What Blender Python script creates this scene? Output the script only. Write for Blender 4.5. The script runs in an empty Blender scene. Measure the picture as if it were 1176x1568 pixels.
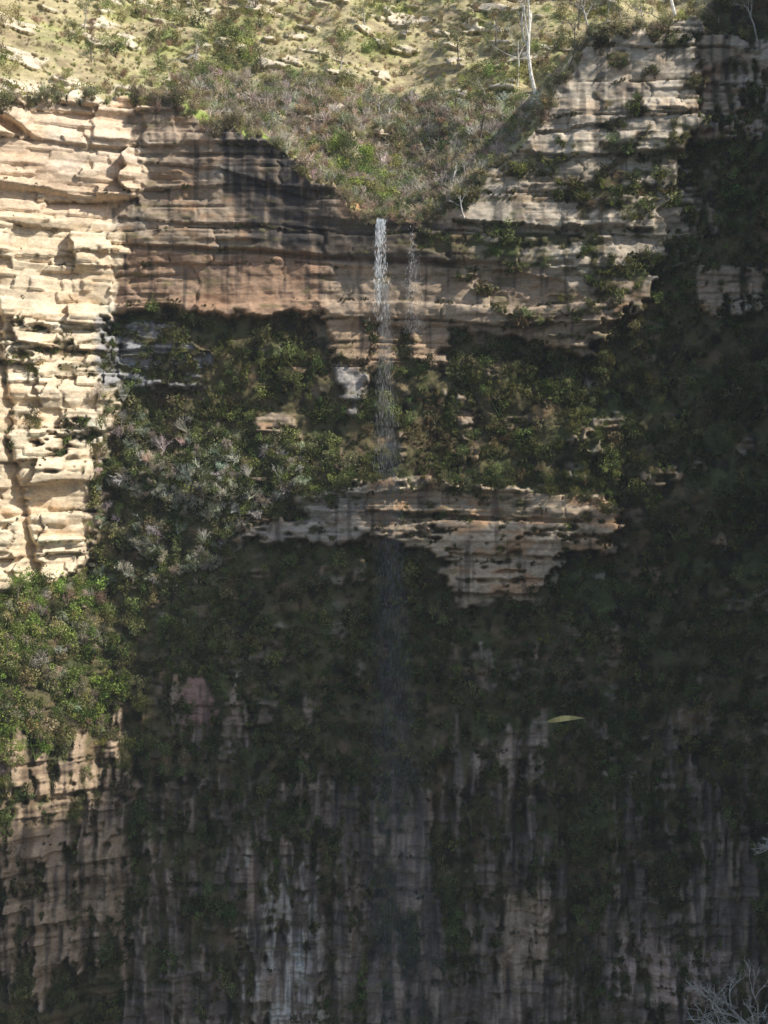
import bpy, math, random
import numpy as np
from mathutils import Vector, Matrix
random.seed(5); R=np.random.default_rng(7)
scn=bpy.context.scene
CAMD=400.0
SUN=np.array([-0.67,0.31,-0.68]); SUN/=np.linalg.norm(SUN)

# ---------------------------------------------------------------- noise
def smooth(t): return t*t*(3-2*t)
def vn(x,y,seed=0):
    T=np.random.default_rng(1000+seed).random((256,256))
    xi=np.floor(x).astype(int); yi=np.floor(y).astype(int)
    fx=smooth(x-xi); fy=smooth(y-yi)
    a=T[xi&255,yi&255]; b=T[(xi+1)&255,yi&255]; c=T[xi&255,(yi+1)&255]; d=T[(xi+1)&255,(yi+1)&255]
    return (a*(1-fx)+b*fx)*(1-fy)+(c*(1-fx)+d*fx)*fy
def fbm(x,y,seed=0,o=4):
    s=0;a=1;t=0
    for i in range(o):
        s=s+a*vn(x*2**i+17.3*i,y*2**i+9.1*i,seed+i); t+=a; a*=0.5
    return s/t*2-1     # -1..1
def sstep(a,b,x):
    t=np.clip((x-a)/(b-a),0,1); return t*t*(3-2*t)
def inpoly(U,V,P):
    m=np.zeros(U.shape,bool); n=len(P)
    for i in range(n):
        x1,y1=P[i]; x2,y2=P[(i+1)%n]
        if y1==y2: continue
        c=((y1>V)!=(y2>V))&(U<(x2-x1)*(V-y1)/(y2-y1)+x1)
        m^=c
    return m
def blur(a,n):
    a=a.astype(np.float32)
    for _ in range(n):
        a[1:-1]=(a[:-2]+2*a[1:-1]+a[2:])/4
        a[:,1:-1]=(a[:,:-2]+2*a[:,1:-1]+a[:,2:])/4
    return a
def strata(X,Z,tmin,tmax,wmin,wmax,seed):
    r=np.random.default_rng(seed)
    th=r.uniform(tmin,tmax,2000); cum=np.cumsum(th)-800*tmin
    zz=Z+0.30*tmax*fbm(X/22,Z/22,seed,2)+0.03*tmax*fbm(X/3,Z/3,seed+3,2)
    L=np.clip(np.searchsorted(cum,zz),1,1999)
    dz=np.minimum(zz-cum[L-1],cum[L]-zz)
    W=r.uniform(wmin,wmax,2001); S=r.uniform(0,999,2001)
    bx=(X+0.16*wmax*fbm(X/5,Z/2.2,seed+5,3)+S[L])/W[L]
    B=np.floor(bx).astype(int)
    H=r.random((512,512)); h=H[L&511,B&511]
    jit=H[(B*7)&511,(L*3)&511]
    dx=np.abs(bx-B-0.15-0.5*jit)*W[L]
    h=np.where(bx-B>0.15+0.5*jit,h,H[L&511,(B-1)&511])
    lo=r.random(2001)
    return L,lo[L],h,dz,dx

# ---------------------------------------------------------------- terrain sheet
xs=np.concatenate([-np.geomspace(66.2,330,26)[::-1],np.arange(-66,66.01,0.2),np.geomspace(66.2,330,26)])
zs=np.concatenate([np.linspace(-200,-90.5,24),np.arange(-90,118,0.2),np.linspace(118.5,175,20)])
X,Z=np.meshgrid(xs,zs)     # rows=z
U=588+X*10; V=784-Z*10
L1,lo1,h1,dz1,dx1=strata(X,Z,2.6,6.5,4,12,101)
L2,lo2,h2,dz2,dx2=strata(X,Z,0.6,1.8,2.0,7,202)
L3,lo3,h3,dz3,dx3=strata(X,Z,0.3,0.7,0.8,2.8,303)
wu=7*fbm(X/2.2,Z/2.2,11,3)+4*fbm(X/0.8,Z/0.8,12,2); wv=6*fbm(X/2.4,Z/2.0,21,3)+3*fbm(X/0.9,Z/0.7,22,2)
Uw=U+wu+22*(h2-.5)+16*(h1-.5)+8*(h3-.5); Vw=V+wv+10*(h2-.5)+6*(h3-.5)
Ul=U+wu+26*fbm(X/1.5,Z/3.0,17,3)+18*(h2-.5); Vl=V+2*wv+110*fbm(X/1.3,Z/30,18,3)+30*fbm(X/.6,Z/6,19,2)

br_u=[-3000,0,60,190,260,330,420,500,560,650,690,720,760,800,830,850,880,905,960,1065,1120,1176,1300,3900]
br_v=[120,190,172,150,166,190,228,290,334,342,322,292,238,222,178,132,112,66,52,34,-10,-40,40,60]
zb=(784-np.interp(xs,(np.array(br_u)-588)/10,br_v))/10
jag=1.0*fbm(xs/3,xs*0,31,4)+1.6*np.round(fbm(xs/2.6,xs*0+5,33,2)*2.2)/2.2+.5*fbm(xs/.7,xs*0,35,2)
zb=zb+jag*np.where(np.abs(xs-1.5)<6,.3,1)
ZB=np.broadcast_to(zb,X.shape)

A=[(200,100),(260,120),(330,150),(420,190),(500,260),(560,320),(650,325),(720,250),(760,205),(830,110),(880,50),(960,0),(1072,-20),(1075,200),(1050,260),(1030,400),(965,470),(900,548),(860,536),(800,520),(680,498),(600,498),(500,482),(370,486),(240,468),(170,475)]
Hw=[(-5000,60),(60,100),(190,80),(215,150),(215,290),(187,310),(180,470),(160,505),(187,590),(165,660),(150,705),(150,830),(120,875),(60,890),(0,905),(-5000,905)]
G=[(560,735),(620,728),(700,738),(850,752),(930,765),(965,780),(940,810),(945,842),(860,850),(845,870),(822,925),(760,915),(700,935),(685,850),(600,832),(560,822),(500,838),(440,822),(380,832),(370,800),(440,796),(468,792),(455,758),(500,750),(540,745)]
LL=[(-5000,1200),(0,1190),(60,1140),(110,1120),(150,1150),(205,1128),(200,1230),(205,1330),(180,1420),(120,1450),(0,1470),(-5000,1480)]
polys=[ (A,3.0),(Hw,2.6),(G,2.0),
 ([(500,480),(558,484),(562,556),(508,552)],2.6),([(564,490),(602,496),(604,556),(566,556)],1.5),([(608,496),(682,494),(678,562),(640,557)],2.4),
 ([(505,560),(560,560),(560,640),(540,645)],1.8),
 ([(165,490),(250,490),(310,540),(312,592),(180,592)],1.6),
 ([(385,632),(458,638),(458,662),(390,662)],1.0),
 ([(285,1030),(330,1040),(325,1110),(280,1110)],1.0),
]
lowpolys=[(LL,1.4),
 ([(370,1300),(400,1270),(430,1330),(490,1320),(500,1450),(500,1800),(330,1800),(370,1450)],1.3),
 ([(240,1490),(340,1460),(370,1800),(230,1800)],.8),
 ([(750,1390),(800,1340),(845,1380),(845,1480),(770,1490)],1.2),
 ([(520,1280),(560,1270),(570,1450),(530,1450)],0.9),([(630,1300),(660,1290),(660,1400),(630,1400)],0.9),
 ([(380,1190),(500,1190),(500,1240),(370,1250)],0.8),
 ([(930,1460),(980,1430),(1040,1450),(1100,1460),(1110,1520),(1000,1530),(940,1510)],1.4),
 ([(1035,1290),(1065,1290),(1070,1420),(1045,1420)],1.0),([(1030,290),(1090,290),(1080,400),(1030,420)],1.3),
 ([(1070,410),(1176,410),(1176,470),(1110,490),(1070,470)],1.0),([(690,600),(720,600),(715,650),(685,650)],1.0),
 ([(1070,40),(1150,60),(1130,200),(1070,220)],1.0),([(1130,60),(1300,60),(1300,230),(1150,220)],.8),
 ([(600,1520),(640,1480),(760,1520),(850,1480),(900,1560),(900,1800),(600,1800)],1.0),
]
rock=np.zeros(X.shape); prot=np.zeros(X.shape)
for P,pr in polys:
    m=inpoly(Uw,Vw,P); rock=np.maximum(rock,m); prot=np.maximum(prot,m*pr)
streak=0.6*fbm(X/1.1,Z/7,14,3)+0.35*fbm(X/0.6,Z/1.8,15,2)+0.25*(h2-.5)
for P,pr in lowpolys:
    m=(inpoly(Ul,Vl,P) if P[0][1]>900 or P is LL else inpoly(Uw,Vw,P))&(streak>-.17)
    rock=np.maximum(rock,m); prot=np.maximum(prot,m*pr)
# bare vertical streaks through the lower cliff, denser towards the base
bare_l=(0.8*fbm(X/1.6,Z/11,24,4)+0.3*fbm(X/.7,Z/2.5,25,2)+.5*fbm(X/10,Z/9,26,2)+.2*(h2-.5)) > np.interp(V,[980,1120,1300,1568,1800],[.75,.42,.18,.06,-.1])
bare_l&=(V>980)&(U>190)&(U<1150)
rock=np.maximum(rock,bare_l); prot=np.maximum(prot,bare_l*.6)
def strip(P,thr=0.0,sx=3.0,sz=1.2,seed=0):
    return inpoly(Uw,Vw,P)&(fbm(X/sx,Z/sz,seed,3)+0.35*(h2-.5)>thr)
eat=strip([(640,350),(890,350),(890,400),(760,400),(650,395)],-0.10,3.5,1.2,41)
eat|=strip([(870,268),(1040,255),(1040,315),(880,330)],0.0,3,1.0,42)
eat|=strip([(700,240),(1060,200),(1060,560),(850,560),(700,420)],0.26,4,1.0,43)
eat|=strip([(930,60),(1080,40),(1080,560),(900,560)],0.14,2.6,1.6,43)
eat|=strip([(165,480),(320,480),(320,600),(165,600)],-0.05,3,.8,44)
eat|=strip([(0,640),(150,640),(150,720),(60,720)],0.25,2,.7,46)
eat|=strip([(0,500),(170,500),(170,580),(0,590)],0.25,3,.5,47)
eat|=strip([(360,735),(970,735),(970,940),(360,940)],0.36,2.6,.7,48)
rock0=rock.copy()
rock=rock*(~eat); prot=np.where((U>690)&(V<560),prot,prot*(~eat)+eat*0.65*prot)
oc=(fbm(X/3.2,Z/4.8,51,4)>0.32)&(h2>.35)&(h3>.3)&(V<1700)
oc&=~inpoly(U,V,[(560,840),(690,840),(690,1300),(560,1300)])
oc=oc&(rock<.5)
rock=np.maximum(rock,oc*0.8); prot=np.maximum(prot,oc*0.5)
below=(Z<ZB)
plat=~below

base=np.interp(V,[-400,300,500,640,735,850,950,1150,1250,1568,1800,2800],[3,3,3.2,2.0,0.2,1.6,0.6,-3,-4,-6,-9,-30])
base=base+1.5*fbm(X/7,Z/6,61,4)+1.5*fbm(X/3,Z/3.2,62,4)*(1-rock0)
vert=fbm(X/2.6,Z/16,63,4)
base=base+3.6*vert*sstep(950,1250,V)
Y=base-blur(prot,1)
xl=(np.interp(V,[100,300,310,500,600,700,850,950,1150,1800],[205,212,185,168,186,155,140,170,205,200])-588)/10
xl=xl+2.2*(h1-.5)+1.3*(h2-.5)+.8*fbm(X*0,Z/2,16,2)
xr=(np.interp(V,[0,60,200,400,540,700,1000,1800],[1078,1070,1060,1010,920,960,950,950])-588)/10
Yl=0.95*np.minimum(0,X-xl); Yl=np.maximum(Yl,-60)
Yr=-0.22*np.maximum(0,X-xr); Yr=np.maximum(Yr,-10)
Y=Y+Yl+Yr
Y+=0.6*np.sin((X+4)/9.0)*sstep(400,520,V)
rk=rock*below
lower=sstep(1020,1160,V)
bigW=np.where((U>690)&(V<560),rock0,rock)*below*(1-0.8*lower)
left=(X<xl)
lw=(left&(V<1000))
ragged=sstep(-0.25,0.45,fbm(X/8,Z/7,65,3))*np.where(lw,.4,1)
Y-=bigW*((lo1-0.5)*1.5+(h1-0.5)*np.where(lw,1.7,1.1))
Y-=bigW*((lo2-0.5)*0.75+(h2-0.5)*0.50)*(0.35+0.75*ragged)
Y-=bigW*((lo3-0.5)*0.24+(h3-0.5)*0.20)*(ragged*.8+.1)
Y-=bigW*0.22*fbm(X/2.6,Z/1.4,69,3)*(~lw)
vj=sstep(-.1,.3,fbm(X/4,Z/3,70,2))
crk=np.maximum(np.exp(-(dz1/0.15)**2)*0.9*(lo1>0.2)*(.35+.65*vj),np.exp(-(dx1/0.11)**2)*np.where(lw,.95,.55)*(h1>0.35)*(.3+.7*vj))
crk=np.maximum(crk,np.exp(-(dz2/0.10)**2)*0.35*ragged)
crk=np.maximum(crk,np.exp(-(dx2/0.09)**2)*0.25*ragged*(h2>.6))
Y+=bigW*crk
Y-=rk*lower*(0.9*fbm(X/1.3,Z/16,66,3)+0.40*fbm(X/0.6,Z/5,67,2)+.5*(h2-.5)+.3*(h3-.5))
def under(pts,halfw,depth,up=0.0):
    us=[p[0] for p in pts]; vs=[p[1] for p in pts]
    vv=np.interp(U,us,vs); d=V+wv*0.5+8*(h1-.5)-vv
    m=(U+wu>us[0])&(U+wu<us[-1])
    return m*(depth*np.exp(-np.maximum(d,0)/halfw)*(d>0)-up*np.exp(np.minimum(d,0)/18)*(d<=0))
Y+=under([(70,318),(140,312),(212,300)],9,2.2,1.0)
Y+=under([(-100,402),(60,400),(180,388)],5,1.0,.5)
Y+=under([(-100,185),(60,182),(150,178)],6,1.2,.7)
Y+=under([(10,512),(160,505)],6,1.0,.5)+under([(30,590),(180,570)],6,1.0,.5)
Y+=under([(60,672),(150,664)],6,1.2,.5)+under([(80,775),(150,778)],5,1.0,.5)+under([(70,832),(135,828)],9,1.6,.6)
Y+=under([(860,345),(1000,352)],7,1.4,.6)+under([(800,200),(1060,175)],5,.9,.5)+under([(690,338),(890,352)],9,1.6,.5)
Y+=under([(215,250),(330,262),(480,300)],4,.8,.4)+under([(180,330),(500,352)],4,.8,.3)
Y+=under([(560,782),(940,800)],5,1.2,.5)+under([(690,850),(860,856)],6,1.3,.5)+under([(695,888),(830,890)],5,1.0,.4)
row2=inpoly(U+wu*0.3,V+wv*0.3,[(172,372),(380,380),(500,392),(560,400),(700,400),(870,430),(870,600),(172,600)])
Y+=0.9*row2*rk*(V<560)
joint=np.exp(-((V+wv*0.4-np.interp(U,[172,380,500,700],[376,384,394,404]))/3.0)**2)*((U>172)&(U<880))
Y+=rk*joint*1.2
cu=np.interp(V,[300,400,560,700,860,900],[-12,4,20,34,62,70])
cre=np.exp(-((U+wu*0.7-cu)/6.0)**2)*((V>330)&(V<900))
Y+=cre*3.0
cu2=np.interp(V,[640,900],[150,132]); cre2=np.exp(-((U+wu-cu2)/5.0)**2)*((V>680)&(V<900)); Y+=cre2*1.5
hol=np.exp(-(((U-38)/24)**2+((V-215-0.5*(U-38))/9)**2)**2)
Y+=0.08*fbm(X/0.9,Z/0.6,68,3)
# plateau
ab=np.maximum(0,Z-ZB)
zsm=np.convolve(np.pad(zb,30,mode='edge'),np.hanning(61)/np.hanning(61).sum(),'valid')
e3=np.exp(-ab/2.5)
abp=ab*e3+np.maximum(0,Z-zsm[None,:])*(1-e3)
gul=np.exp(-((X-4-ab*0.05)/(6+ab*0.3))**2)
yp=np.interp(abp,[0,1.0,3,40,70,140],[0,2.5,6,66,115,420])
yp=yp+sstep(0.5,6,ab)*1.5*np.clip(zsm-47,0,30)[None,:]
yp=yp+(4.5*fbm(X/14,Z/7,71,3)+2.6*fbm(X/5,Z/3.0,72,4))*sstep(0,6,ab)+4*gul*sstep(0,4,ab)
n2=fbm(X/4,Z/1.6+X/9,92,4)
yp=yp-1.5*sstep(.2,.35,n2)*sstep(0,4,ab)
Yb=np.take_along_axis(Y,np.broadcast_to(np.clip(np.searchsorted(zs,zb)-1,0,len(zs)-1)[None,:],Y.shape),0)
Ybs=np.apply_along_axis(lambda r:np.convolve(np.pad(r,40,mode='edge'),np.hanning(81)/np.hanning(81).sum(),'valid'),1,Yb[:1])
Y=np.where(plat,Yb*np.exp(-ab/1.0)+Ybs*(1-np.exp(-ab/1.0))+yp,Y)
Y+=hol*4

# ---------------------------------------------------------------- albedo
def mix(c,col,m):
    return c*(1-m[...,None])+np.array(col)*m[...,None]
def pm(P,n=3): return blur(inpoly(U+2*wu,V+2*wv,P),n)
col=np.zeros(X.shape+(3,))+np.array([0.385,0.30,0.22])
nA=fbm(X/8,Z/4,81,4); nB=fbm(X/3,Z/1.5,82,4); nS=fbm(X/0.9,Z/9,83,3); nF=fbm(X/0.7,Z/0.4,84,3)
col=mix(col,[0.47,0.41,0.335],sstep(0.0,0.5,nA))
col=mix(col,[0.42,0.265,0.155],sstep(0.05,0.5,nB)*0.7)
col=mix(col,[0.38,0.235,0.15],pm([(172,380),(500,392),(500,490),(172,490)],8)*0.7)
col=mix(col,[0.43,0.325,0.23],pm([(500,400),(880,405),(880,560),(500,560)],6)*0.7)
rgt=pm([(740,0),(1075,-20),(1060,400),(880,440),(720,330)],10)
col=mix(col,[0.60,0.52,0.41],rgt*0.8)  # pale right-hand rock, colour raised further to stand in for sun patches
col=mix(col,[0.52,0.37,0.23],rgt*sstep(0.05,0.45,nB)*.4)
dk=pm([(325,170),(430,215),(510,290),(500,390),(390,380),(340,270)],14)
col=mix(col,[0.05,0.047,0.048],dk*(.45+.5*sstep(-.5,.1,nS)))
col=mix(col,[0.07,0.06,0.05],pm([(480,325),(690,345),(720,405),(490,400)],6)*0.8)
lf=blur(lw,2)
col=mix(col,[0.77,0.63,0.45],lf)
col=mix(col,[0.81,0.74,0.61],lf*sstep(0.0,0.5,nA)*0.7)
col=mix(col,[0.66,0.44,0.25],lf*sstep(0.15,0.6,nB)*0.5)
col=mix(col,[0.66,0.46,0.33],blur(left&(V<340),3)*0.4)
col=mix(col,[0.54,0.43,0.31],pm(G,4)*0.85)
col=mix(col,[0.50,0.28,0.14],pm(G,4)*sstep(0.0,0.35,nB)*0.6)
col=mix(col,[0.36,0.35,0.34],pm([(460,740),(560,740),(560,835),(370,835),(370,800),(460,790)],4)*0.6)
col=mix(col,[0.29,0.31,0.34],pm([(150,485),(320,485),(320,600),(150,600)],4)*0.8)
col=mix(col,[0.38,0.37,0.36],pm([(500,560),(565,560),(565,645),(500,645)],4)*0.7)
col=mix(col,[0.55,0.38,0.24],pm([(500,480),(682,494),(678,562),(500,557)],4)*0.6)
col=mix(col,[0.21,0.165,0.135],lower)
nL=fbm(X/1.0,Z/9,85,4)
col=mix(col,[0.44,0.34,0.26],lower*sstep(0.0,0.35,nL)*0.8)
col=mix(col,[0.54,0.48,0.41],lower*sstep(0.05,0.32,fbm(X/1.2,Z/4,88,4))*pm([(370,1290),(500,1300),(520,1500),(520,1800),(350,1800),(370,1450)],10))
col=mix(col,[0.70,0.67,0.61],pm([(445,1410),(475,1420),(478,1480),(440,1600),(408,1600),(430,1480)],5)*lower*sstep(-0.15,0.2,nS)*.85)
col=mix(col,[0.60,0.46,0.33],pm([(770,1370),(840,1350),(850,1480),(760,1500)],6)*0.8*lower)
col=mix(col,[0.62,0.47,0.40],pm([(930,1420),(1100,1440),(1110,1530),(930,1520)],6)*0.8*lower)
llm=pm([(-200,1100),(215,1100),(205,1500),(-200,1520)],8)
col=mix(col,[0.46,0.34,0.23],llm*0.85)
col=mix(col,[0.17,0.12,0.08],llm*sstep(-.1,.3,fbm(X/1.8,Z/14,89,3))*.8)
col=mix(col,[0.36,0.22,0.19],pm([(280,1030),(335,1030),(330,1110),(280,1110)],3)*0.8)
tone=0.76+0.25*lo1+0.26*(lo2-0.5)+0.2*h2+0.14*(h1-0.5)
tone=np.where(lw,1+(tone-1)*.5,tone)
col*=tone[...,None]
dark=sstep(0.10,0.55,nS)*(0.6+0.15*lower)+sstep(0.2,0.6,fbm(X/5,Z/5,86,4))*0.3
dark=dark*np.where(lw,0.25,1)
col=mix(col,[0.07,0.06,0.055],np.clip(dark,0,0.8))
col*=(1+0.18*nF)[...,None]
col*=(1-0.5*np.clip(crk,0,1)*rk)[...,None]
col*=(1-.3*oc)[...,None]
soil=np.zeros_like(col)+np.array([0.12,0.105,0.055])
soil=mix(soil,[0.22,0.15,0.09],sstep(0,0.5,nB)*0.7)
soil=mix(soil,[0.085,0.12,0.045],sstep(0,0.5,nA)*0.7)
soil=mix(soil,[0.02,0.02,0.015],sstep(.0,.45,fbm(X/1.8,Z/2.4,96,3))*.8)
rr=blur(rock,1)
moss=sstep(0.28,0.5,fbm(X/3.0,Z/0.7,87,4))*np.where(left,0.2,0.6)
cl=soil*(1-rr)[...,None]+mix(col,[0.16,0.145,0.065],moss)*rr[...,None]
pl=np.zeros_like(col)+np.array([0.43,0.37,0.21])
n1=fbm(X/9,Z/4,91,4); n3=fbm(X/1.0,Z/0.5,93,3)
pl=mix(pl,[0.33,0.35,0.12],sstep(-0.1,0.4,n1)*0.75)
pl=mix(pl,[0.68,0.58,0.45],sstep(0.2,0.4,n2)*0.85)
pl=mix(pl,[0.28,0.21,0.14],sstep(0.0,0.5,-n2)*0.6)
pl=mix(pl,[0.27,0.35,0.08],pm([(190,130),(330,140),(450,220),(400,235),(300,190),(200,160)],6)*0.85)
pl=mix(pl,[0.72,0.62,0.48],pm([(-300,110),(60,80),(250,70),(250,110),(190,150),(60,175),(-300,190)],8)*sstep(-0.25,0.3,n2)*0.85)
pl=mix(pl,[0.50,0.28,0.16],pm([(540,305),(660,300),(670,345),(550,345)],3)*0.85)
pl*=(1+0.35*n3)[...,None]
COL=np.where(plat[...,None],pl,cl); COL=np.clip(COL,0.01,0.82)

def grid_mesh(name,XX,YY,ZZ,CC,mat):
    nr,nc=XX.shape
    me=bpy.data.meshes.new(name)
    co=np.stack([XX,YY,ZZ],-1).reshape(-1,3).astype(np.float32)
    idx=np.arange(nr*nc).reshape(nr,nc)
    q=np.stack([idx[:-1,:-1],idx[:-1,1:],idx[1:,1:],idx[1:,:-1]],-1).reshape(-1,4)
    me.vertices.add(len(co)); me.vertices.foreach_set('co',co.ravel())
    me.loops.add(q.size); me.loops.foreach_set('vertex_index',q.ravel().astype(np.int32))
    me.polygons.add(len(q)); me.polygons.foreach_set('loop_start',np.arange(0,q.size,4,dtype=np.int32))
    me.update(calc_edges=True)
    ca=me.color_attributes.new('albedo','FLOAT_COLOR','POINT')
    c4=np.ones((len(co),4),np.float32); c4[:,:3]=CC.reshape(-1,3); ca.data.foreach_set('color',c4.ravel())
    me.materials.append(mat)
    ob=bpy.data.objects.new(name,me); scn.collection.objects.link(ob); return ob

def nodes(mat):
    mat.use_nodes=True; nt=mat.node_tree; nt.nodes.clear(); return nt
def rock_mat():
    m=bpy.data.materials.new('sandstone_and_soil'); nt=nodes(m); N=nt.nodes; K=nt.links
    out=N.new('ShaderNodeOutputMaterial'); bs=N.new('ShaderNodeBsdfDiffuse'); K.new(bs.outputs[0],out.inputs[0])
    at=N.new('ShaderNodeAttribute'); at.attribute_name='albedo'
    tc=N.new('ShaderNodeTexCoord')
    mp=N.new('ShaderNodeMapping'); mp.inputs['Scale'].default_value=(1,1,2.2); K.new(tc.outputs['Object'],mp.inputs[0])
    n=N.new('ShaderNodeTexNoise'); n.inputs['Scale'].default_value=1.6; n.inputs['Detail'].default_value=6; n.inputs['Roughness'].default_value=0.65
    K.new(mp.outputs[0],n.inputs['Vector'])
    mr=N.new('ShaderNodeMapRange'); mr.inputs[1].default_value=0.25; mr.inputs[2].default_value=0.75; mr.inputs[3].default_value=0.65; mr.inputs[4].default_value=1.3
    K.new(n.outputs['Fac'],mr.inputs[0])
    vm=N.new('ShaderNodeVectorMath'); vm.operation='SCALE'; K.new(at.outputs['Color'],vm.inputs[0]); K.new(mr.outputs[0],vm.inputs['Scale'])
    K.new(vm.outputs[0],bs.inputs['Color'])
    bp=N.new('ShaderNodeBump'); bp.inputs['Strength'].default_value=0.5; bp.inputs['Distance'].default_value=0.15
    K.new(n.outputs['Fac'],bp.inputs['Height']); K.new(bp.outputs[0],bs.inputs['Normal'])
    return m
RM=rock_mat()
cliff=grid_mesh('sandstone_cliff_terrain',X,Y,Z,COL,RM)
def Yat(x,z):
    return float(Y[int(np.clip(np.searchsorted(zs,z),0,len(zs)-1)),int(np.clip(np.searchsorted(xs,x),0,len(xs)-1))])

# ---------------------------------------------------------------- unseen ridge right of frame, added and shaped to shade the cliff
Q=[(60,80,30),(48,74,30),(46,45,38),(40,28,50),(36,20,58),(35.5,-10,72),(30,-15,88),(18,-17,104),(0,-15,128),(-12,-12,140),(-22,-10,155),(-33,-14,165),(-37,-24,170),(-38.5,-38,172),(-41,-46,176),(-47,-45,185),(-58,-49,200),(-66,-54,215)]
Q3=np.array([(q[0],(0 if q[0]>40 else np.clip(Yat(q[0],q[1]),-40,3)),q[1],q[2]) for q in Q],float)
s=np.linspace(0,len(Q3)-1,260); ii=np.arange(len(Q3))
qx,qy,qz,qt=[np.interp(s,ii,Q3[:,i]) for i in range(4)]
P=np.stack([qx,qy,qz],-1)-qt[:,None]*SUN[None]
P[:,2]+=2.2*fbm(s/1.2,s*0,401,4)
rows=[]
for k in range(90):
    f=k/89; zz=-170+(P[:,2]+170)*f; rows.append(np.stack([P[:,0]+1.2*fbm(s*1.5,zz/2,402,3),P[:,1],zz],-1))
for k in range(1,24):
    f=k/23; rows.append(np.stack([P[:,0]+110*f,P[:,1]+0*f,P[:,2]-1.5*f+0.6*fbm(s+0.0,np.full_like(s,f*20),403,3)],-1))
for k in range(1,6): rows.append(np.stack([P[:,0]+110,P[:,1],P[:,2]-1.5-(P[:,2]+168)*k/5],-1))
rows=np.array(rows)
hc=np.zeros(rows.shape)+np.array([0.16,0.13,0.09]); hc*= (1+0.4*fbm(rows[...,1],rows[...,2]/2,404,4))[...,None]; hc[90:]=np.array([0.10,0.11,0.05])
shade_headland=grid_mesh('shade_headland_terrain',rows[...,0],rows[...,1],rows[...,2],hc,RM)

# ---------------------------------------------------------------- vegetation prototypes
def foliage_mat(name,trans=0.25,instancer=True,base=(0.08,0.09,0.04)):
    m=bpy.data.materials.new(name); nt=nodes(m); N=nt.nodes; K=nt.links
    out=N.new('ShaderNodeOutputMaterial'); d=N.new('ShaderNodeBsdfDiffuse'); t=N.new('ShaderNodeBsdfTranslucent'); mx=N.new('ShaderNodeMixShader'); mx.inputs[0].default_value=trans
    g=N.new('ShaderNodeNewGeometry'); mr=N.new('ShaderNodeMapRange'); mr.inputs[3].default_value=0.55; mr.inputs[4].default_value=1.5
    K.new(g.outputs['Random Per Island'],mr.inputs[0])
    vm=N.new('ShaderNodeVectorMath'); vm.operation='SCALE'; K.new(mr.outputs[0],vm.inputs['Scale'])
    if instancer:
        a=N.new('ShaderNodeAttribute'); a.attribute_type='INSTANCER'; a.attribute_name='tint'; K.new(a.outputs['Color'],vm.inputs[0])
    else: vm.inputs[0].default_value=base
    K.new(vm.outputs[0],d.inputs[0]); K.new(d.outputs[0],mx.inputs[1])
    if trans>0:
        K.new(vm.outputs[0],t.inputs[0]); K.new(t.outputs[0],mx.inputs[2]); K.new(mx.outputs[0],out.inputs[0])
    else: K.new(d.outputs[0],out.inputs[0])
    return m
LM=foliage_mat('leaf_foliage',0.3); TM=foliage_mat('twig_wood',0.0)
def bark_mat(name,c1,c2):
    m=bpy.data.materials.new(name); nt=nodes(m); N=nt.nodes; K=nt.links
    out=N.new('ShaderNodeOutputMaterial'); bs=N.new('ShaderNodeBsdfPrincipled'); K.new(bs.outputs[0],out.inputs[0]); bs.inputs['Roughness'].default_value=0.8
    n=N.new('ShaderNodeTexNoise'); n.inputs['Scale'].default_value=1.5; n.inputs['Detail'].default_value=5
    r=N.new('ShaderNodeValToRGB'); r.color_ramp.elements[0].position=0.35; r.color_ramp.elements[1].position=0.6
    r.color_ramp.elements[0].color=(*c1,1); r.color_ramp.elements[1].color=(*c2,1)
    tc=N.new('ShaderNodeTexCoord'); K.new(tc.outputs['Object'],n.inputs['Vector']); K.new(n.outputs['Fac'],r.inputs[0]); K.new(r.outputs[0],bs.inputs['Base Color']); return m
class MB:
    def __init__(s): s.v=[]; s.f=[]; s.m=[]
    def face(s,pts,mi=0):
        b=len(s.v); s.v+= [tuple(p) for p in pts]; s.f.append(tuple(range(b,b+len(pts)))); s.m.append(mi)
    def tube(s,a,b,ra,rb,n=4,mi=0):
        a=Vector(a); b=Vector(b); d=(b-a)
        if d.length<1e-6: return
        d.normalize(); u=d.orthogonal().normalized(); w=d.cross(u); k=len(s.v)
        for c,r in((a,ra),(b,rb)):
            for i in range(n):
                t=2*math.pi*i/n; s.v.append(tuple(c+u*math.cos(t)*r+w*math.sin(t)*r))
        for i in range(n):
            j=(i+1)%n; s.f.append((k+i,k+j,k+n+j,k+n+i)); s.m.append(mi)
    def leaf(s,p,l,w,mi=0,dirv=None):
        d=Vector(dirv) if dirv is not None else Vector([random.gauss(0,1) for _ in range(3)])
        d.normalize(); o=d.orthogonal(); o.rotate(Matrix.Rotation(random.uniform(0,6.28),3,d)); o.normalize(); p=Vector(p)
        s.face([p-d*l*.5,p+o*w*.5,p+d*l*.5,p-o*w*.5],mi)
    def obj(s,name,mats,link=True):
        me=bpy.data.meshes.new(name); me.from_pydata(s.v,[],s.f)
        for m in mats: me.materials.append(m)
        me.polygons.foreach_set('material_index',s.m); me.update()
        ob=bpy.data.objects.new(name,me)
        if link: scn.collection.objects.link(ob)
        return ob
rv=lambda a=1: Vector([random.gauss(0,a) for _ in range(3)])
def p_leafy(k):
    b=MB(); lobes=[(Vector((random.uniform(-.6,.6),random.uniform(-.6,.6),random.uniform(.35,1.1))),random.uniform(.28,.5)) for _ in range(7)]
    for c,r in lobes:
        b.tube((0,0,-.2),c,.035,.012,3)
        for _ in range(30):
            d=rv(); d.normalize(); p=c+d*r*random.uniform(.55,1.05); b.leaf(p,random.uniform(.15,.28),random.uniform(.06,.12))
    return b.obj('leafy_shrub_%d'%k,[LM],False)
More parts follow.
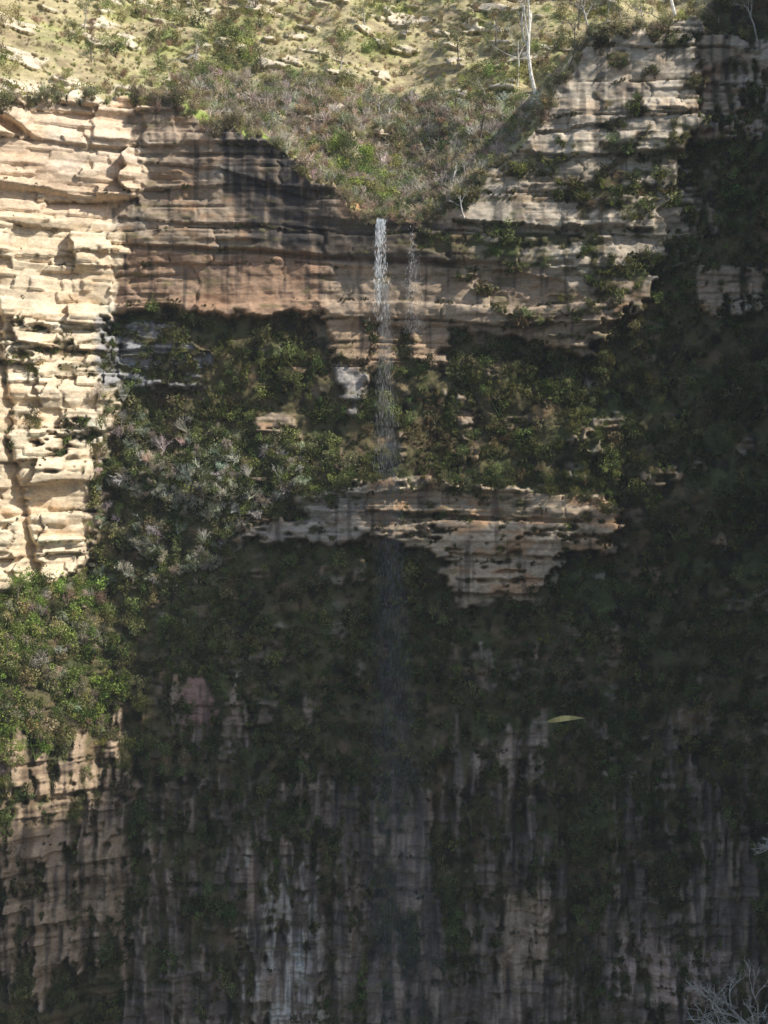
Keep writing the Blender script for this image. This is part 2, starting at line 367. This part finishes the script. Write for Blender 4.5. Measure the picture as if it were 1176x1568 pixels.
def p_twiggy(k,leaves):
    b=MB()
    for i in range(8):
        d=Vector((random.uniform(-.7,.7),random.uniform(-.7,.7),1)).normalized(); p=Vector((0,0,-.1)); q=p+d*random.uniform(.5,.8)
        b.tube(p,q,.03,.018,3)
        for j in range(4):
            d2=(d+rv(.45)).normalized(); st=p.lerp(q,random.uniform(.4,1)); q2=st+d2*random.uniform(.25,.5); b.tube(st,q2,.016,.009,3)
            for l in range(4):
                d3=(d2+rv(.5)).normalized(); s3=st.lerp(q2,random.uniform(.3,1)); q3=s3+d3*random.uniform(.12,.3); b.tube(s3,q3,.009,.005,3)
                for _ in range(leaves): b.leaf(q3+rv(.05),random.uniform(.07,.13),random.uniform(.03,.05))
    return b.obj('twiggy_shrub_%d'%k,[LM if leaves else TM],False)
def p_tuft(k):
    b=MB()
    for i in range(45):
        a=random.uniform(0,6.28); o=Vector((math.cos(a),math.sin(a),0)); l=random.uniform(.5,1.1); r=random.uniform(.2,.7); base=o*random.uniform(0,.2)
        s=o.cross(Vector((0,0,1)))*random.uniform(.015,.04)
        m=base+o*r*.5+Vector((0,0,l*.7)); t=base+o*r*1.2+Vector((0,0,l*random.uniform(.3,1)))
        b.face([base-s,base+s,m+s,m-s]); b.face([m-s,m+s,t])
    return b.obj('grass_tuft_%d'%k,[LM],False)
def p_hang(k):
    b=MB()
    for c in range(6):
        o=Vector((random.uniform(-.7,.7),random.uniform(-.3,.3),random.uniform(-.5,.6)))
        for i in range(20):
            a=random.uniform(0,6.28); d=Vector((math.cos(a)*.7,-abs(math.sin(a))*.7,random.uniform(-.9,.5))); l=random.uniform(.25,.55)
            e=o+d*l; sd=d.cross(Vector((0,0,1))).normalized()*random.uniform(.035,.07); b.face([o-sd*.3,o+sd*.3,o+d*l*.6+sd,e+Vector((0,0,-.12)),o+d*l*.6-sd])
    return b.obj('cliff_plant_%d'%k,[LM],False)
def coll(name,obs):
    c=bpy.data.collections.new(name)
    for o in obs: c.objects.link(o)
    return c
C_leafy=coll('leafy_shrubs',[p_leafy(i) for i in range(6)])
C_twig=coll('bare_twig_shrubs',[p_twiggy(i,0) for i in range(4)])
C_dead=coll('grey_leaf_shrubs',[p_twiggy(i+20,6) for i in range(4)])
C_heath=coll('heath_shrubs',[p_twiggy(i+10,2) for i in range(4)])
C_tuft=coll('tufts',[p_tuft(i) for i in range(4)])
C_hang=coll('cliff_plants',[p_hang(i) for i in range(6)])

def scatter(name,collec,pos,scl,tint,tilt=0.25,spin=6.28):
    n=len(pos); me=bpy.data.meshes.new(name); me.vertices.add(n); me.vertices.foreach_set('co',np.asarray(pos,np.float32).ravel())
    a=me.attributes.new('scl','FLOAT_VECTOR','POINT'); a.data.foreach_set('vector',np.asarray(scl,np.float32).ravel())
    rot=np.stack([R.normal(0,tilt,n),R.normal(0,tilt,n),R.uniform(-spin/2,spin/2,n)],-1).astype(np.float32)
    a=me.attributes.new('rot','FLOAT_VECTOR','POINT'); a.data.foreach_set('vector',rot.ravel())
    t4=np.ones((n,4),np.float32); t4[:,:3]=tint; a=me.attributes.new('tint','FLOAT_COLOR','POINT'); a.data.foreach_set('color',t4.ravel())
    ob=bpy.data.objects.new(name,me); scn.collection.objects.link(ob)
    ng=bpy.data.node_groups.new(name,'GeometryNodeTree'); ng.interface.new_socket('Geometry',in_out='INPUT',socket_type='NodeSocketGeometry'); ng.interface.new_socket('Geometry',in_out='OUTPUT',socket_type='NodeSocketGeometry')
    N=ng.nodes; K=ng.links; gi=N.new('NodeGroupInput'); go=N.new('NodeGroupOutput'); ip=N.new('GeometryNodeInstanceOnPoints'); ci=N.new('GeometryNodeCollectionInfo')
    ci.inputs['Collection'].default_value=collec; ci.inputs['Separate Children'].default_value=True; ci.inputs['Reset Children'].default_value=True
    ip.inputs['Pick Instance'].default_value=True
    def na(nm):
        x=N.new('GeometryNodeInputNamedAttribute'); x.data_type='FLOAT_VECTOR'; x.inputs['Name'].default_value=nm; return x
    K.new(gi.outputs[0],ip.inputs['Points']); K.new(ci.outputs[0],ip.inputs['Instance'])
    K.new(na('scl').outputs[0],ip.inputs['Scale'])
    er=N.new('FunctionNodeEulerToRotation'); K.new(na('rot').outputs[0],er.inputs[0]); K.new(er.outputs[0],ip.inputs['Rotation'])
    K.new(ip.outputs[0],go.inputs[0])
    md=ob.modifiers.new('scatter','NODES'); md.node_group=ng
    return ob

inner=(np.abs(X)<72)&(Z>-86)&(Z<116)
cell=np.where(np.abs(X)<66.1,1.0,0.0)*(Z>-89.9)
def sample(weight,n):
    w=(weight*cell*inner).ravel().astype(float); w=w/w.sum(); k=R.choice(w.size,n,p=w)
    return k, np.stack([X.ravel()[k]+R.uniform(-.1,.1,n),Y.ravel()[k],Z.ravel()[k]],-1)
def tints(cols,n,var=0.3):
    c=np.array(cols)[R.integers(0,len(cols),n)]; return c*(1+R.uniform(-var,var,(n,1)))*(1+R.uniform(-.12,.12,(n,3)))
def sc(lo,hi,n,fl=1.0):
    s_=lo+(hi-lo)*R.random(n)**1.6; return np.stack([s_*R.uniform(.8,1.2,n),s_*R.uniform(.8,1.2,n),s_*fl*R.uniform(.75,1.25,n)],-1)
def region(P,n=8): return blur(inpoly(U+2*wu,V+2*wv,P),n)
vegm=(1-blur(rock,1))*below
dens=0.15+0.85*sstep(-0.25,0.3,fbm(X/2.5,Z/2.5,501,3))
patch=fbm(X/6,Z/6,510,3).ravel(); patch2=fbm(X/2.5,Z/3.5,515,3).ravel()
def ptint(k,a,b,c,var=.3):
    t=sstep(-.3,.35,patch[k])[:,None]; u=sstep(.1,.45,patch2[k])[:,None]
    m_=np.array(a)*(1-t)+np.array(b)*t; m_=m_*(1-u)+np.array(c)*u
    return np.minimum(m_*np.exp(R.normal(0,var,(len(k),1)))*(1+R.uniform(-.15,.15,(len(k),3))),m_*2.0)
k,p=sample(vegm*dens,9000); p[:,1]-=0.15
scatter('cliff_fern_vegetation',C_hang,p,sc(.4,1.4,len(p)),ptint(k,(.12,.145,.05),(.155,.165,.055),(.18,.14,.07),.5),.3,2.0)
k,p=sample(vegm*dens,4800); p[:,1]-=0.3
scatter('cliff_leafy_shrubs',C_leafy,p,sc(.4,1.9,len(p)),ptint(k,(.11,.14,.05),(.17,.18,.065),(.16,.145,.08),.45),.4)
k,p=sample((blur(rock,3)>0.3)*(blur(rock,3)<0.95)*below*(dens>.6),3000); p[:,1]-=0.15
scatter('ledge_tufts',C_tuft,p,sc(.3,1.0,len(p)),tints([(.17,.17,.065),(.22,.19,.10),(.11,.125,.045)],len(p)),.4)
k,p=sample((dz1<0.25)*rock*below*(fbm(X/2,Z/2,502,3)>0.1)*np.where(left,0.3,1),1100); p[:,1]-=0.1
scatter('crevice_plants',C_hang,p,sc(.25,.8,len(p)),tints([(.12,.13,.05),(.15,.13,.065)],len(p)),.4,2.0)
k,p=sample(region([(360,722),(960,722),(975,775),(960,790),(820,752),(560,742),(450,800),(360,800)],3)*below,330); p[:,1]-=0.4
scatter('ledge_lip_shrubs',C_leafy,p,sc(.4,1.3,len(p)),tints([(.13,.15,.05),(.20,.18,.09),(.08,.10,.035)],len(p)),.4)
ml=region([(160,610),(260,640),(480,700),(460,760),(380,800),(360,840),(300,900),(150,900),(140,700)],10)*below
k,p=sample(ml*(dens>.5),190); p[:,1]-=0.9
scatter('grey_bare_shrubs',C_dead,p,sc(.8,2.1,len(p)),tints([(.58,.55,.44),(.46,.44,.34),(.62,.59,.49)],len(p)),.35)
k,p=sample(ml*dens,90); p[:,1]-=0.7
scatter('grey_bare_shrubs',C_twig,p,sc(1.2,2.6,len(p)),tints([(.56,.53,.45),(.46,.44,.37)],len(p)),.35)
k,p=sample(region([(160,600),(260,640),(490,680),(560,740),(380,810),(360,1000),(150,1000),(140,700)],10)*dens*below,660); p[:,1]-=0.5
scatter('slope_leafy_shrubs',C_leafy,p,sc(.7,2.0,len(p)),tints([(.26,.28,.10),(.20,.23,.08),(.31,.29,.15),(.12,.14,.05)],len(p)),.3)
LB=[(-60,900),(130,890),(180,960),(190,1080),(130,1130),(60,1150),(-60,1210)]
k,p=sample(region(LB,14)*dens,600); p[:,1]-=0.4
scatter('bright_green_shrubs',C_leafy,p,sc(.6,2.3,len(p)),tints([(.30,.38,.09),(.24,.30,.08),(.38,.35,.16),(.12,.17,.04)],len(p),.4),.3)
k,p=sample(region(LB,14)*(dens>.6),160); p[:,1]-=0.7
scatter('grey_bare_shrubs',C_dead,p,sc(1.,2.4,len(p)),tints([(.56,.46,.35),(.46,.36,.27),(.50,.48,.38)],len(p)),.3)
k,p=sample(region([(-60,1100),(210,1100),(210,1180),(-60,1220)],10)*(dens>.4),120); p[:,1]-=0.5
scatter('slope_leafy_shrubs',C_leafy,p,sc(.5,1.6,len(p)),tints([(.24,.27,.08),(.30,.26,.13)],len(p)),.3)
pd=plat*(Z<116)*1.0
thick=region([(240,40),(520,60),(830,120),(860,150),(720,290),(650,330),(540,330),(430,240),(330,160),(240,110)],25)*pd
thin=pd*(0.25+0.75*sstep(-0.2,0.3,n1))
k,p=sample(thick*dens,1500)
scatter('heath_thicket',C_heath,p,sc(.9,2.3,len(p)),tints([(.48,.39,.27),(.42,.35,.25),(.52,.44,.31),(.31,.31,.15)],len(p)),.2)
k,p=sample(thick*(.2+sstep(-.1,.3,patch2.reshape(X.shape))),380)
scatter('plateau_leafy_shrubs',C_leafy,p,sc(.6,1.9,len(p)),tints([(.28,.33,.10),(.25,.27,.13),(.36,.35,.16),(.12,.15,.06)],len(p)),.2)
k,p=sample(thick,650)
scatter('heath_bare_shrubs',C_twig,p,sc(1.2,2.8,len(p)),tints([(.54,.47,.38),(.60,.54,.45)],len(p)),.2)
k,p=sample(thin,1900)
scatter('heath_thicket',C_heath,p,sc(.6,2.0,len(p)),tints([(.40,.34,.18),(.34,.33,.13),(.46,.39,.24),(.42,.31,.2)],len(p)),.2)
k,p=sample(thin*(0.1+sstep(0,.4,n1))*dens,800)
scatter('plateau_leafy_shrubs',C_leafy,p,sc(.5,2.2,len(p)),tints([(.32,.35,.12),(.26,.28,.13),(.38,.36,.17),(.13,.15,.06)],len(p),.4),.2)
k,p=sample(pd,5000)
scatter('plateau_grass',C_tuft,p,sc(.3,.8,len(p)),tints([(.44,.41,.17),(.50,.42,.25),(.35,.37,.13)],len(p)),.2)
k,p=sample(region([(500,190),(560,200),(640,250),(600,310),(520,325),(490,290)],5)*pd,120)
scatter('creek_green_shrubs',C_leafy,p,sc(.9,2.2,len(p)),tints([(.26,.33,.08),(.33,.36,.11),(.13,.17,.06)],len(p)),.2)
k,p=sample((np.abs(Z-ZB)<0.9)*(dens>.55)*((X<-8)|(X>10)),250); p[:,1]-=.2
scatter('rim_leafy_shrubs',C_leafy,p,sc(.4,1.7,len(p)),tints([(.15,.16,.07),(.22,.21,.09),(.32,.27,.16)],len(p),.5),.25)
k,p=sample((np.abs(Z-ZB)<0.7)*(dens>.4),320)
scatter('rim_heath',C_heath,p,sc(.7,2.2,len(p)),tints([(.40,.33,.22),(.32,.29,.16),(.46,.39,.28)],len(p)),.3)
k,p=sample((np.abs(Z-ZB)<0.5)*1.0,380)
scatter('rim_tufts',C_tuft,p,sc(.5,1.1,len(p)),tints([(.34,.30,.16),(.26,.26,.12)],len(p)),.3)
hp=P[R.integers(0,260,700)]+np.stack([R.random(700)**2*40,R.normal(0,.5,700),np.full(700,-.2)],-1)
scatter('shade_headland_shrubs',C_leafy,hp,sc(1.0,3.4,700),tints([(.07,.09,.03),(.1,.1,.04)],700),.2)  # out of view, added to fuzz the edge of the cast shadow

# ---------------------------------------------------------------- placement helper on terrain
def ground_at(u,v):
    x=(u-588)/10; z=(784-v)/10
    best=None
    for i in range(len(zs)):
        zz=zs[i]
        if zz<z-3: continue
        if zz>z*1.5+25: break
        y=Yat(x*1.0,zz); f=(CAMD+y)/CAMD; y=Yat(x*f,zz); f=(CAMD+y)/CAMD
        e=abs(zz/f-z)
        if best is None or e<best[0]: best=(e,x*f,y,zz)
    return Vector(best[1:])
WB=bark_mat('white_gum_bark',(.45,.41,.35),(.78,.75,.68)); DB=bark_mat('dark_bark',(.08,.065,.05),(.17,.14,.11)); GB=bark_mat('grey_bark',(.30,.27,.24),(.52,.48,.43))
GL=foliage_mat('gum_leaves',.3,False,(.24,.25,.12)); DL=foliage_mat('dark_leaves',.25,False,(.12,.14,.06))
def tree(name,u,v,h,bark,leafm,lean=(0,0),seed=0,leafn=14,r0=0.28,depth=4,spread=.5):
    random.seed(seed); b=MB(); base=ground_at(u,v)
    def grow(p,d,l,r,lev):
        n=4; pts=[p]
        for i in range(n):
            d=(d+rv(.09 if lev==0 else .16)+Vector((0,0,.05))).normalized(); pts.append(pts[-1]+d*l/n)
        for i in range(n):
            b.tube(pts[i],pts[i+1],r*(1-.45*i/n),r*(1-.45*(i+1)/n),6 if lev<2 else 4)
        if lev<depth:
            m=5 if lev==0 else 3
            for c in range(m):
                t=random.uniform(.45,1) if lev==0 else random.uniform(.35,1); k_=min(n-1,int(t*n)); st=pts[k_].lerp(pts[k_+1],t*n-k_)
                dd=(d+rv(spread)).normalized()
                if dd.z<0: dd.z*=-.5
                grow(st,dd,l*random.uniform(.42,.62),r*.5*(1-.3*t),lev+1)
        elif leafn:
            for _ in range(leafn): b.leaf(pts[-1]+rv(.35),random.uniform(.2,.38),random.uniform(.06,.12),1)
    grow(Vector((0,0,-.5)),Vector((lean[0],lean[1],1)).normalized(),h*.62,r0,0)
    o=b.obj(name,[bark,leafm]); o.location=base; return o
tree('white_gum_tree',820,140,23,WB,GL,(-.22,0),3,7,.38,3,.35)
tree('white_gum_tree',1035,25,15,WB,GL,(-.25,0),4,8,.34,3,.4)
tree('gum_tree',905,55,9,GB,DL,(-.05,0),5,10,.22,3)
tree('gum_tree',792,130,13,WB,GL,(.02,0),6,6,.16,3)
tree('gum_tree',885,45,9,DB,DL,(.1,0),7,10,.2,3)
for i,(u,v,h) in enumerate([(700,190,7),(580,185,7),(735,215,6),(705,290,6),(690,265,7),(600,190,6),(760,70,8),(1100,30,9),(1140,20,10),(1160,60,9),(950,40,6),(640,215,5),(870,110,6),(985,35,6),(660,180,6),(745,160,6),(850,90,6),(475,150,5),(400,110,5),(300,90,5),(140,90,4),(130,40,5),(620,60,5),(520,110,5),(880,70,7),(930,30,8),(700,100,6),(560,40,5),(800,60,7)]):
    tree('heath_tree',u,v,h,[DB,GB][i%2],[DL,GL][i%2],(random.uniform(-.15,.15),0),20+i,5 if i<7 else 14,.15,3,.5)
tree('green_fern_tree',530,250,4.5,DB,DL,(0,0),50,26,.15,3,.6)
tree('pale_dead_shrub',712,330,6,WB,GL,(-.5,-.3),51,0,.14,4,.55)
tree('pale_dead_shrub',690,285,5,WB,GL,(.3,-.2),52,0,.12,4,.6)
tree('leafy_gum_sapling',30,960,9,DB,foliage_mat('sapling_leaves',.35,False,(.22,.35,.06)),(.1,-.1),53,22,.15,3,.5)
def bare(name,loc,h,seed):
    random.seed(seed); b=MB()
    def grow(p,d,l,r,lev):
        pts=[p]
        for i in range(4):
            d=(d+rv(.2)).normalized(); pts.append(pts[-1]+d*l/4); b.tube(pts[i],pts[i+1],r*(1-.15*i),r*(1-.15*(i+1)),4)
        if lev<4:
            for c in range(3): grow(pts[random.randint(2,4)],(d+rv(.5)).normalized(),l*.62,r*.68,lev+1)
    for i in range(7): grow(Vector((0,0,0)),Vector((random.uniform(-1,.5),random.uniform(-.4,.2),.75)).normalized(),h*.45,.22,0)
    o=b.obj(name,[WB]); o.location=loc; return o
gx=(1150-588)/10; bare('bare_shrub',Vector((gx,Yat(gx,-78)-3,-79)),16,1)
gx=59.5; bare('bare_shrub',Vector((gx,Yat(gx,-51)-2,-51)),7,2)

# ---------------------------------------------------------------- waterfall
def water_mat(name,c=(.85,.88,.9)):
    m=bpy.data.materials.new(name); nt=nodes(m); N=nt.nodes; K=nt.links
    out=N.new('ShaderNodeOutputMaterial'); d=N.new('ShaderNodeBsdfDiffuse'); d.inputs[0].default_value=(*c,1); t=N.new('ShaderNodeBsdfTranslucent'); t.inputs[0].default_value=(*c,1)
    m1=N.new('ShaderNodeMixShader'); m1.inputs[0].default_value=.4; K.new(d.outputs[0],m1.inputs[1]); K.new(t.outputs[0],m1.inputs[2]); K.new(m1.outputs[0],out.inputs[0]); return m
WM=water_mat('falling_water'); MM=water_mat('water_spray',(.40,.40,.40)); M2=water_mat('fine_spray',(.24,.26,.28))
wf=bpy.data.objects.new('waterfall',None); scn.collection.objects.link(wf)
def drops(name,n,cx,w0,w1,v0,v1,dens_pow,lmin,lmax,wmin,wmax,mat,yoff,seed=9):
    random.seed(seed); b=MB(); z0=(784-v0)/10; z1=(784-v1)/10
    for _ in range(n):
        f=random.random()**dens_pow; z=z0+(z1-z0)*f; w=w0+(w1-w0)*f
        strand=random.choice([-.7,-.35,0,.25,.6])*min(1,.4+f) if w1<5 else random.gauss(0,.45)
        x=(cx-588)/10+w*.5*(strand+random.gauss(0,.28)); y=yoff+random.gauss(0,.3+.5*f)
        l=random.uniform(lmin,lmax); ww=random.uniform(wmin,wmax)*.5; a=random.uniform(-.8,.8); dx=Vector((math.cos(a),math.sin(a),0))*ww; lean=random.gauss(0,.04)*l
        p=Vector((x,y,z)); b.face([p+Vector((lean,0,l*.5)),p+dx,p+Vector((-lean,0,-l*.5)),p-dx])
    o=b.obj(name,[mat]); o.parent=wf; return o
yb=Yat(-.3,(784-350)/10)-0.9
drops('main_strand',760,585,1.7,2.8,338,490,1.7,.25,.9,.04,.11,WM,yb)
drops('main_strand_core',420,579,1.0,1.1,338,465,1.5,.4,1.1,.05,.15,WM,yb,10)
drops('side_strand',150,630,1.0,2.4,345,480,.9,.2,.6,.03,.08,WM,yb,11)
drops('side_spray',1000,634,2.2,3.6,380,510,.8,.2,.6,.03,.07,MM,yb,12)
drops('lower_fall',1700,590,2.4,4.2,440,760,1.3,.4,1.2,.02,.05,MM,yb-1.6,13)
drops('falling_spray',2600,600,3.0,9.0,680,1568,1.3,.5,1.5,.03,.07,M2,yb-5,14)
b=MB(); rings=[]; ns=20
for (v,cx,r) in [(480,588,.8),(600,590,1.5),(730,592,2.0),(900,596,2.8),(1150,606,4.0),(1400,620,5.5),(1700,632,7.0)]:
    rings.append([Vector(((cx-588)/10+r*math.cos(6.2832*i/ns),yb-3-(v-480)*.006+r*math.sin(6.2832*i/ns)-r*.3,(784-v)/10)) for i in range(ns)])
for a_,c_ in zip(rings[:-1],rings[1:]):
    for i in range(ns): j=(i+1)%ns; b.v+= [tuple(a_[i]),tuple(a_[j]),tuple(c_[j]),tuple(c_[i])]; q=len(b.v)-4; b.f.append((q+3,q+2,q+1,q)); b.m.append(0)
b.face(rings[0][::1]); b.face(rings[-1][::-1])
def vol(name,c,d):
    hm=bpy.data.materials.new(name); nt=nodes(hm); o_=nt.nodes.new('ShaderNodeOutputMaterial'); vs=nt.nodes.new('ShaderNodeVolumeScatter'); vs.inputs['Color'].default_value=(*c,1); vs.inputs['Density'].default_value=d; nt.links.new(vs.outputs[0],o_.inputs['Volume']); return hm
mist=b.obj('mist_plume',[vol('waterfall_mist',(.85,.92,1),.008)]); mist.parent=wf
import bmesh
bm=bmesh.new(); bm.from_mesh(mist.data); bmesh.ops.remove_doubles(bm,verts=bm.verts,dist=.001); bmesh.ops.recalc_face_normals(bm,faces=bm.faces); bm.to_mesh(mist.data); bm.free()
b=MB(); n=8
for i in range(n):
    t0=i/n; t1=(i+1)/n; wd=lambda t: .0085*math.sin(math.pi*min(1,max(0,t))**.8)+.0004; px=lambda t:(t-.5)*.12; pz=lambda t:.012*(t-.5)+.006*math.sin(t*3.1)
    b.face([(px(t0),0.002,pz(t0)-wd(t0)),(px(t1),0.002,pz(t1)-wd(t1)),(px(t1),-.002,pz(t1)+wd(t1)),(px(t0),-.002,pz(t0)+wd(t0))])
gl=b.obj('falling_gum_leaf',[foliage_mat('dry_leaf',.4,False,(.34,.32,.16))]); gl.location=((865-588)/10*8/400,-CAMD+8,(784-1103)/10*8/400)

# ---------------------------------------------------------------- gorge haze: thin air haze filling the gorge
bpy.ops.mesh.primitive_cube_add(size=1,location=(0,-190,0)); hz=bpy.context.object; hz.name='gorge_haze'; hz.scale=(500,360,340)
hz.data.materials.append(vol('thin_haze',(.85,.92,1),.00007))

# ---------------------------------------------------------------- light, sky, camera
w=bpy.data.worlds.new('World'); scn.world=w; w.use_nodes=True; nt=w.node_tree
sky=nt.nodes.new('ShaderNodeTexSky'); sky.sky_type='NISHITA'; sky.sun_disc=False
el=math.asin(-SUN[2]); sky.sun_elevation=el; sky.sun_rotation=math.atan2(-SUN[0],-SUN[1])
bg=nt.nodes['Background']; bg.inputs['Strength'].default_value=0.15; nt.links.new(sky.outputs[0],bg.inputs[0])
sl=bpy.data.lights.new('sun','SUN'); sl.energy=5; sl.angle=math.radians(.5); sl.color=(1,.95,.86)
so=bpy.data.objects.new('sun',sl); scn.collection.objects.link(so); so.rotation_euler=Vector(SUN).to_track_quat('-Z','Y').to_euler(); so.location=(100,-100,150)
cam=bpy.data.cameras.new('camera'); co=bpy.data.objects.new('camera',cam); scn.collection.objects.link(co); co.location=(0,-CAMD,0); co.rotation_euler=(math.radians(90),0,0)
cam.sensor_fit='VERTICAL'; cam.angle_y=2*math.atan(78.4/CAMD); cam.clip_end=5000; cam.clip_start=.5
scn.camera=co
scn.view_settings.view_transform='Standard'; scn.view_settings.look='None'; scn.view_settings.exposure=0
